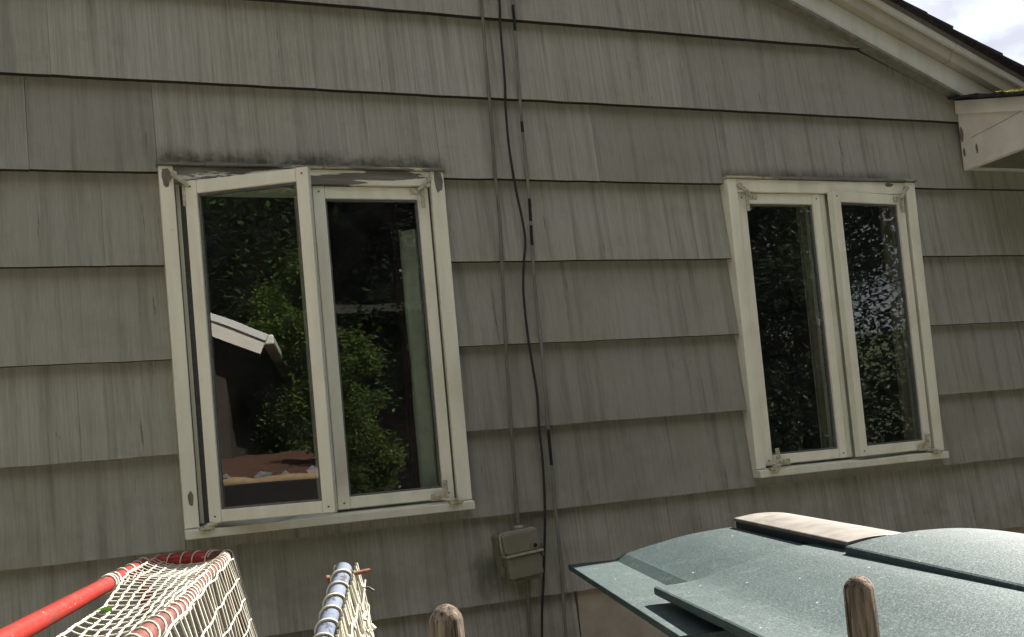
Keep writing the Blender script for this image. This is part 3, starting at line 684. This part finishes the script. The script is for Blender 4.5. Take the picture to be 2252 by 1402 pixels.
tl = tag(MB().add([(0, 0, 0), (.012, .004, .006), (.024, .0, .008), (.03, -.006, .004), (.022, -.012, .012), (.008, -.01, .010), (0, 0, .0012), (.012, .004, .0072), (.024, .0, .0092), (.03, -.006, .0052), (.022, -.012, .0132), (.008, -.01, .0112)],
     [(0, 1, 2, 3, 4, 5), (11, 10, 9, 8, 7, 6)]+[(i, i+6, (i+1) % 6+6, (i+1) % 6) for i in range(6)]).build('fallen_leaf', leaf_mat('fresh_leaf', (.16, .30, .05), (.22, .38, .08), .4)), 'small bright green leaf caught in the goal netting', 'leaf')
tl.location = top_pt(.02, .98)+Vector((-.002, 0, .004)); tl.rotation_euler = (.2, .3, .8)

# grey goal frame
g2 = empty('goal_frame', (.21, -1.82, 0)); tag(g2, 'pale blue-grey goal pipe laced with white cord and hanging net', 'goal frame')
G2 = Vector(g2.location)
def g2l(p): return tuple(Vector(p)-G2)
gp = [(.398, -1.445, 1.250), (.360, -1.522, 1.202), (.321, -1.60, 1.151), (.27, -1.70, 1.075), (.225, -1.79, .96), (.21, -1.82, .8), (.21, -1.82, .4), (.21, -1.82, 0)]
gpath = [Vector(g2l(p)) for p in smooth_path(gp, 5)]
mb = MB(); mb.tube(gpath, .0160, 16); mb.build('pipe', MGREY, g2)
lc = MB(); helix(lc, gpath[:18], .0175, .036, .0025, .6, -1, 18); lc.build('lacing', MSTR, g2)
bt = MB(); e = Vector(g2l(gp[0]))+Vector((-.004, -.012, -.012)); bt.tube([e+Vector((-.030, -.002, -.002)), e+Vector((.052, .002, .004))], .0042, 8); bt.tube([e+Vector((-.034, -.002, -.002)), e+Vector((-.027, -.002, -.002))], .008, 6); bt.build('bolt', MRUST, g2)
hn = MB()
for k in range(24):
    s = k/23; A = Vector(gp[0]).lerp(Vector(gp[2]), s*1.35)+Vector((.020, .006, .008))
    pts = []
    for j in range(16):
        t = j/15
        p = A+Vector((.006+.075*t**.8*(1-.4*s)+.006*noise.noise((k*3.1, t*4, 1)), .05*t*(1-s)+.012*noise.noise((k*1.7, t*5, 5)), -.62*t))
        pts.append(g2l(p))
    hn.tube(pts, .0026, 5, False)
    for j in range(1, 15):
        if random.random() < .8: hn.tube([pts[j], tuple(Vector(pts[j])+Vector((random.uniform(-.002, .006), random.uniform(-.01, .01), -.008)))], .0052, 5)
for j in range(1, 11):
    t = (j/12)
    pts = []
    for k in range(15):
        s = k/14; A = Vector(gp[0]).lerp(Vector(gp[2]), s*1.35)+Vector((.022, .006, .008))
        pts.append(g2l(A+Vector((.008+.075*t**.8*(1-.4*s)+.006*noise.noise((k*2.1, t*8, 7)), .05*t*(1-s), -.62*t+.02*math.sin(k*1.9+j)))))
    hn.tube(pts, .0022, 4, False)
tag(hn.build('hanging_net', MSTR, g2), kind='stuff')
ct = MB(); e = Vector(g2l((.425, -1.44, 1.205))); ct.tube([e, e+Vector((.018, 0, .004)), e+Vector((.028, 0, -.004))], .0025, 6); ct.build('cable_tie', MBLACK, g2)

# ------------------------------------------------------------------ wooden stakes
def stake_mat():
    M_ = Mat('weathered_stake', .9, .15); v = M_.obj((70, 70, 9)); n = M_.noise(v, 1, 6, .7, .6); c2 = M_.noise(M_.obj((190, 190, 9)), 1, 5, .65)
    c = M_.ramp(n, (.30, (.03, .024, .018)), (.46, (.10, .078, .058)), (.62, (.22, .18, .135)), (.8, (.33, .28, .22)))
    c = M_.mix(M_.ramp(c2, (.56, 0.), (.62, 1.)), c, (.028, .022, .018)); M_.color(c); M_.bump(M_.math('ADD', n, M_.math('MULTIPLY', c2, -.6)), .9, .006); return M_.m
MST = stake_mat()
def stake(x, y, zt, r, label, sd_, lean=0.):
    mb = MB(); n = 22; prof = [(0, r*1.06), (.4, r*1.03), (.8, r)] + [(zt-.12+.02*k, r) for k in range(4)] + [(zt-r*1.15*(1-math.sin(a)), r*max(.06, math.cos(a))) for a in [R(t) for t in (12, 28, 42, 55, 66, 76, 85)]]
    vs2 = []; fs = []
    for (z, rr) in prof:
        for k in range(n):
            a = k*math.tau/n; q = 1+.07*noise.noise((math.cos(a)*2+sd_, math.sin(a)*2, z*5))+.05*noise.noise((math.cos(a)*6+sd_, math.sin(a)*6, z*2))
            vs2.append((rr*q*math.cos(a)+lean*z, rr*q*math.sin(a), z-.01))
    for i in range(len(prof)-1):
        for k in range(n): fs.append((i*n+k, i*n+(k+1) % n, (i+1)*n+(k+1) % n, (i+1)*n+k))
    fs.append(tuple((len(prof)-1)*n+k for k in range(n))); fs.append(tuple(range(n-1, -1, -1)))
    mb.add(vs2, fs, True); o = mb.build('wooden_stake', MST); o.location = (x, y, 0); o.rotation_euler = (0, 0, sd_); tag(o, label, 'stake', 'round-topped stakes in front of the wall'); return o
stake(.345, -2.255, 1.279, .0200, 'round-topped grey wooden stake beside the blue-grey goal pipe', 1.3)
stake(.722, -2.512, 1.283, .0158, 'round-topped brown wooden stake in front of the green plastic roof', 4.1)

# ------------------------------------------------------------------ green plastic playhouse
def plastic():
    M_ = Mat('speckled_green_plastic', .5, .45); v = M_.obj()
    n = M_.noise(v, 6, 4); sp_ = M_.noise(v, 190, 3, .7); dirt = M_.noise(v, 22, 6, .7)
    c = M_.ramp(n, (.3, (.020, .038, .038)), (.7, (.028, .048, .049)))
    c = M_.mix(M_.ramp(sp_, (.52, 0.), (.64, .5)), c, (.085, .107, .109))
    c = M_.mix(M_.math('MULTIPLY', M_.ramp(dirt, (.55, 0.), (.75, 1.)), .35), c, (.16, .17, .15))
    c = M_.mix(M_.ramp(M_.noise(v, 60, 2), (.762, 0.), (.77, .7)), c, (.6, .6, .55)); M_.color(c)
    M_.link(M_.ramp(sp_, (.3, .42), (.7, .62)), M_.b.inputs['Roughness']); M_.bump(sp_, .5, .002); return M_.m
MPL = plastic(); MPLD = simple('dark_green_plastic', (.012, .022, .026), .5, .25, 40, .4)
MBEI = simple('sunbleached_beige_panel', (.135, .121, .104), .6, .32, 16, .35)
PO = Vector((1.236, -.62, 0)); VA = math.atan2(-.243, .970)
ph = empty('playhouse', tuple(PO), VA); tag(ph, 'low green plastic playhouse with overlapping moulded roof panels and beige cap', 'playhouse')
# local frame: x = u from eave to ridge, -y = v towards the camera, z up
def panel(profile, v0, v1, tilt, thick, name, mat, nv=14, warp=None, bevel=.006, skew=None):
    """loft of a (u,z) profile along v; closed shell with a thickness"""
    mb = MB(); n = len(profile); top = []; bot = []
    for j in range(nv+1):
        t = j/nv
        for k, (u, z) in enumerate(profile):
            va = v0(u) if callable(v0) else v0; vb = v1(u) if callable(v1) else v1
            v = va+(vb-va)*t; zz = z+tilt*(v-.2)+(warp(u, v) if warp else 0); uu = u+(skew(u, v) if skew else 0)
            top.append((uu, -v, zz)); bot.append((uu, -v, zz-thick))
    N_ = len(top); fs = []
    for j in range(nv):
        for k in range(n-1):
            a, b, c, d = j*n+k, j*n+k+1, (j+1)*n+k+1, (j+1)*n+k
            fs.append((d, c, b, a)); fs.append((N_+a, N_+b, N_+c, N_+d))
    for k in range(n-1):
        fs.append((k, k+1, N_+k+1, N_+k)); a = nv*n+k; fs.append((a+1, a, N_+a, N_+a+1))
    for j in range(nv):
        a, b = j*n, (j+1)*n; fs.append((b, a, N_+a, N_+b)); a, b = j*n+n-1, (j+1)*n+n-1; fs.append((a, b, N_+b, N_+a))
    mb.add(top+bot, fs); o = mb.build(name, mat, ph, bevel, 2)
    for p in o.data.polygons: p.use_smooth = False
    return o
def dense(P, n=5):
    return [(p.x, p.z) for p in smooth_path([(a, 0, b) for a, b in P], n)]
profA = [(0, 1.10), (.06, 1.100), (.135, 1.0995), (.142, 1.0995)] + [(.172, 1.117)] + dense([(.176, 1.118), (.25, 1.142), (.33, 1.165), (.40, 1.178), (.445, 1.184)]) + dense([(.450, 1.160), (.60, 1.17), (.8, 1.13), (1.1, 1.03)])
pA = panel(profA, lambda u: .0+.20*max(0, (u-.15)/.30)**1.0 if u < .46 else .2, 1.12, -.03, .016, 'roof_panel', MPL)
profB = dense([(.05, 1.130), (.10, 1.1305), (.16, 1.134), (.24, 1.150), (.33, 1.168), (.42, 1.178), (.60, 1.18), (.8, 1.15), (1.1, 1.06)], 5)
pB = panel(profB, lambda u: .77-.06*min(1, max(0, (u-.1)/.3)), 2.05, -.016, .020, 'roof_panel', MPL)
capA = dense([(.452, 1.209), (.52, 1.216), (.60, 1.210), (.70, 1.182), (.82, 1.14)], 5)
pc = panel(capA, .20, .90, -.03, .010, 'ridge_cap', MBEI, 10, None, .003); pc['label'] = 'sun-bleached beige ridge cap'
s = MB(); s.add([(u, -v, z) for v in (.2, .9) for u, z in ((.458, 1.205-.03*(v-.2)), (.458, 1.14), (.50, 1.14), (.50, 1.205-.03*(v-.2)))], [(0, 1, 2, 3), (7, 6, 5, 4), (0, 4, 5, 1), (1, 5, 6, 2), (2, 6, 7, 3), (3, 7, 4, 0)]); s.build('cap_shade_fin', MPLD, ph)  # dark fin added for the shade in the slot under the cap
capC = dense([(.43, 1.205), (.50, 1.216), (.60, 1.222), (.72, 1.215), (.86, 1.185), (1.05, 1.12)], 5)
panel(capC, .93, 2.0, -.03, .026, 'ridge_cap', MPL, 14, None, .006)
for (a0, a1, v0_, v1_) in ((.44, .95, .12, .16), (.44, .95, 1.85, 1.89)):
    s = MB(); s.box(a0, a1, -v1_, -v0_, 0, 1.06); s.build('end_wall', MPLD, ph, .01)
for (a0, a1) in ((.44, .48), (.91, .95)):
    s = MB(); s.box(a0, a1, -1.848, -.162, 0, 1.04); s.build('side_wall', MPLD, ph, .01)
s = MB(); s.box(.20, .26, -1.95, -.85, 1.045, 1.10); s.build('eave_rail', MPLD, ph, .01)

# ------------------------------------------------------------------ garden behind the camera, seen mirrored in the panes
import numpy as np
def crown_mesh(name, seed, R_, H_, nclump, nleaf, size, z0, conic=False, flat=.6, spread=.75):
    g_ = np.random.default_rng(seed)
    t = g_.random(nclump); a = g_.random(nclump)*math.tau
    rad = R_*((1-t)**.8 if conic else np.sqrt(np.maximum(.02, 1-(2*t-1)**2)))*g_.uniform(.35, 1., nclump)
    ctr = np.stack([rad*np.cos(a), rad*np.sin(a), z0+H_*t], 1); rr = g_.uniform(.5, 1., nclump)*R_*.34
    p = np.repeat(ctr, nleaf, 0) + g_.normal(0, 1, (nclump*nleaf, 3))*np.array([1, 1, .75])*np.repeat(rr, nleaf)[:, None]*spread/1.6
    n = len(p); nr = np.stack([g_.normal(0, flat, n), g_.normal(0, flat, n), np.ones(n)], 1); nr /= np.linalg.norm(nr, axis=1)[:, None]
    d = g_.normal(0, 1, (n, 3)); tt = np.cross(nr, d); tt /= np.linalg.norm(tt, axis=1)[:, None]; bb = np.cross(nr, tt)
    sz = (size*g_.uniform(.6, 1.35, n))[:, None]
    v = np.stack([p-tt*sz, p-bb*sz*.42-nr*sz*.08, p+tt*sz, p+bb*sz*.42-nr*sz*.08], 1).reshape(-1, 3)
    me = bpy.data.meshes.new(name); me.vertices.add(len(v)); me.vertices.foreach_set('co', v.astype(np.float32).ravel())
    me.loops.add(n*4); me.loops.foreach_set('vertex_index', np.arange(n*4, dtype=np.int32)); me.polygons.add(n)
    me.polygons.foreach_set('loop_start', np.arange(0, n*4, 4, dtype=np.int32)); me.update(calc_edges=True)
    return me, [tuple(c) for c in ctr]
def trunk_mesh(name, r, h, cs, seed):
    rng = random.Random(seed); mb = MB(); mb.tube([(0, 0, -1.4), (.05, 0, h*.3), (-.04, .05, h*.6), (0, 0, h)], [r*1.25, r, r*.7, r*.2], 9)
    for c in rng.sample(cs, min(14, len(cs))): 
        z0 = max(h*.2, c[2]*.72); mb.tube([(0, 0, z0), (c[0]*.5, c[1]*.5, z0*.5+c[2]*.5+.1), c[:3]], [r*.35, r*.2, r*.06], 5, False)
    return mb.mesh(name)
ML1 = leaf_mat('tree_leaf_dark', (.025, .045, .016), (.05, .085, .025)); ML2 = leaf_mat('bush_leaf', (.07, .115, .027), (.13, .185, .045), .42); ML3 = leaf_mat('conifer_needle', (.018, .036, .020), (.035, .065, .030), .2)
ML4 = leaf_mat('open_conifer_needle', (.035, .065, .030), (.06, .10, .04), .3)
MBARK = simple('bark', (.07, .055, .042), .95, .4, 12, .1, 0, .8, .02)
protos = []
for k, (R_, H_, nc, nl, sz, z0, con, lm_) in enumerate([(3.3, 8.2, 200, 520, .062, .6, False, ML1), (3.1, 11., 230, 520, .058, .3, True, ML3), (3.1, 10., 105, 420, .055, .3, True, ML4)]):
    cm, cs = crown_mesh('crown', 11+k, R_, H_, nc, nl, sz, z0, con); cm.materials.append(lm_)
    tm = trunk_mesh('trunk', .2, z0+H_*.85, cs, 5+k); tm.materials.append(MBARK); protos.append((cm, tm))
def tree(x, y, z, kind, s, rz, label):
    t = empty('garden_tree', (x, y, z), rz); t.scale = (s, s, s); tag(t, label, 'tree', 'trees mirrored in the window panes')
    for nm, me in (('crown', protos[kind][0]), ('trunk', protos[kind][1])):
        o = bpy.data.objects.new(nm, me); COL.objects.link(o); o.parent = t
TL = ('dark broadleaf tree of the woodland mirrored in the window panes', 'dark conifer of the woodland mirrored in the window panes', 'open airy conifer mirrored in the panes of the slightly ajar window')
rng = random.Random(3)
for (x, y, kd, s) in [(-11.5, -9.5, 0, 1.15), (-8.6, -12.5, 1, 1.1), (-13.5, -5.5, 1, 1.2), (-5.0, -14.5, 0, 1.2), (-1.5, -15.5, 1, 1.15), (1.2, -14.2, 0, 1.2), (4.0, -15.6, 1, 1.2), (6.2, -13.6, 0, 1.15), (8.8, -12.6, 1, 1.1), (11.2, -10.8, 2, 1.1), (8.9, -3.9, 2, .85), (17.2, -3.8, 1, 1.2), (11.0, -15.2, 0, 1.2), (16.5, -12.6, 2, 1.2), (-9.5, -16.5, 0, 1.4), (-15.5, -10.5, 1, 1.4), (-11.2, -11.8, 0, 1.35), (-13.2, -8.6, 0, 1.3), (-10.6, -14.0, 1, 1.4), (22., -4.5, 1, 1.3), (18.5, -9.6, 2, 1.05), (14.6, -7.3, 0, .40), (10.6, -2.3, 1, 1.)]:
    tree(x, y, -.1 + max(0., (math.hypot(x-3, y+2)-16))*.10, kd, s, rng.uniform(0, 6), TL[kd])
def shrub(x, y, z, rx, h, nclump, nleaf, size, mat, label, seed):
    cm, cs = crown_mesh('foliage', seed, rx, h, nclump, nleaf, size, .15); cm.materials.append(mat)
    tm = trunk_mesh('stem', .05, h*.8, cs, seed); tm.materials.append(MBARK)
    t = empty('garden_shrub', (x, y, z)); tag(t, label, 'shrub')
    for nm, me in (('foliage', cm), ('stem', tm)):
        o = bpy.data.objects.new(nm, me); COL.objects.link(o); o.parent = t
shrub(-7.1, -8.75, 1.35, 1.2, 3.1, 95, 420, .040, ML2, 'tall bright green bush mirrored in the open sash', 21)
shrub(-4.1, -5.75, 1.45, .55, .95, 40, 260, .032, ML1, 'low dark bush on the mulch bed mirrored in the open sash', 27)
shrub(2.15, -7.1, .45, .72, 2.35, 60, 420, .032, ML2, 'green bush mirrored in the closed sash beside the open one', 23)
# raised bed on the left, behind the camera
MSOIL = simple('mulch', (.085, .045, .030), .95, .5, 25, .1, 0, .9, .02); MTIM = simple('black_timber', (.012, .010, .009), .9, .4, 15); MEDGE = simple('dry_grass_edging', (.26, .18, .10), .85, .2, 18)
bd_ = empty('raised_bed', (-3.2, -3.6, 0), math.atan2(-.44, .55)); tag(bd_, 'raised mulch bed behind a dark timber wall, mirrored in the open sash', 'raised bed')
s = MB(); s.box(-1.6, 2.6, -.12, .0, -.1, 1.44); s.build('timber_wall', MTIM, bd_, .01)
s = MB(); s.tube([(-1.62+.09*k, -.07+.02*noise.noise((k*.5, 0, 0)), 1.445+.022*noise.noise((k*.31, 3, 0))) for k in range(48)], [.045+.014*noise.noise((k*.9, 7, 0)) for k in range(48)], 8); s.build('cap', MEDGE, bd_)  # wavy tube for the dry grass edge along the wall top
mb = MB(); nx, ny = 26, 18
def bz(u, v): return 1.40+.085*v+.05*noise.noise((u*2, v*2, 0))+.02*noise.noise((u*9, v*9, 1))
mb.add([(-1.6+4.2*i/nx, -.115-4.6*j/ny, bz(i/nx*4, j/ny*4.6)) for j in range(ny+1) for i in range(nx+1)] , [(j*(nx+1)+i, (j+1)*(nx+1)+i, (j+1)*(nx+1)+i+1, j*(nx+1)+i+1) for j in range(ny) for i in range(nx)], True)
mb.box(-1.59, 2.59, -4.7, -.13, -.1, 1.32)
mb.build('soil', MSOIL, bd_)
MROCK = [simple('rock_pale', (.15, .145, .145), .9, .35, 14, .2, 0, .8, .02), simple('rock_red', (.30, .19, .16), .9, .25, 9, .2, 0, .8, .02), simple('rock_dark', (.16, .15, .155), .9, .3, 9, .2, 0, .8, .02)]
import bmesh
def boulder(u, v, sx, sz, mat, seed, label, gp_):
    bm = bmesh.new(); bmesh.ops.create_icosphere(bm, subdivisions=1, radius=1)
    for q in bm.verts:
        k = 1+.75*noise.noise(q.co*1.3+Vector((seed, 0, 0))); q.co = Vector((q.co.x*sx, q.co.y*sx*.8, q.co.z*sz))*k
    me = bpy.data.meshes.new('boulder'); bm.to_mesh(me); bm.free(); me.materials.append(mat)
    o = bpy.data.objects.new('boulder', me); COL.objects.link(o)
    p = bd_.matrix_basis @ Vector((u, v, bz((u+1.6), -v-.115)+sz*.45)) if False else Matrix.Translation(bd_.location) @ Matrix.Rotation(bd_.rotation_euler.z, 4, 'Z') @ Vector((u, v, 1.41+.085*(-v-.115)+sz*.4))
    o.location = p; o.rotation_euler = (0, 0, seed); tag(o, label, 'boulder', gp_)
for k, (u, v, sx, sz) in enumerate([(-.42, -.62, .10, .055), (-.12, -.60, .085, .06), (.10, -.58, .09, .05), (.32, -.62, .10, .06), (-.75, -.6, .1, .05), (.95, -.6, .1, .06)]):
    boulder(u, v, sx, sz, MROCK[0], k*2.3+.7, 'pale boulder in the row edging the mulch bed', 'boulders edging the mulch bed')
boulder(.55, -.60, .09, .075, MROCK[1], 9.1, 'reddish boulder in the row edging the mulch bed', 'boulders edging the mulch bed')
boulder(.74, -.95, .20, .15, MROCK[2], 4.4, 'large dark boulder behind the row on the mulch bed', 'boulders edging the mulch bed')
# neighbouring garage, gable corner catches the sun
MWHITE = simple('verge_white_paint', (.74, .69, .62), .6, .06, 10); MGUT = simple('white_gutter', (.78, .77, .74), .4, .05, 20)  # plain off-white for the verge boards
MGWALL = simple('shaded_siding', (.045, .036, .028), .8, .15, 10)  # very dark brown, shade below the garage eave put into the colour
gr = empty('garage', (-6.05, -6.35, .34), math.atan2(-.49, .545)); tag(gr, 'cream garage with a white gable verge, mirrored in the open sash', 'garage')
s = MB(); s.prism([(-4.8, -.5), (-.42, -.5), (-.42, 3.02), (-2.6, 4.0), (-4.8, 3.02)], -6., -.30); s.build('wall', MGWALL, gr)
GS = .48; ga = math.atan(GS)
for side in (1, -1):
    Fm = Matrix(((math.cos(ga)*side, 0, math.sin(ga)*side, -2.6), (0, 1, 0, 0), (-math.sin(ga), 0, math.cos(ga), 4.06), (0, 0, 0, 1)))
    ln = 2.7/math.cos(ga)
    s = MB(); s.box(0, ln, -6.3, -.02, .02, .10, Fm); rf = s.build('roof', MSH, gr)
    s = MB(); s.box(0, ln, -.028, .0, -.15, .015, Fm); s.build('verge_board', MWHITE, rf)
    s = MB(); s.box(0, ln, -.012, .022, .018, .10, Fm); s.build('verge_trim', MGUT, rf)
s = MB(); s.box(.06, .20, -6.2, -.05, 2.74, 2.86); s.build('gutter', MGUT, gr, .02)
# neighbour's brick chimney and roof glimpsed in the closed sash
MBRK = simple('chimney_brick', (.06, .045, .042), .9, .3, 14)
nb = empty('neighbour_house', (5.2, -12.4, 0), R(8)); tag(nb, 'distant house roof with a square chimney mirrored in the closed sash', 'house')
s = MB(); s.box(-3., 5., -4., .6, -.2, 3.9); s.build('wall', MBRK, nb)
s = MB(); s.prism([(-3.3, 3.85), (5.3, 3.85), (5.3, 4.0), (-3.3, 4.0)], -4.2, .9); rf = s.build('roof', MSH, nb)
s = MB(); s.box(-3.3, 5.3, .901, .95, 3.90, 4.02); s.build('fascia', MSOFF, rf)
s = MB(); s.box(-1.9, -1.1, -1., -.4, 4.0, 5.1); s.build('chimney', MBRK, rf, .02)
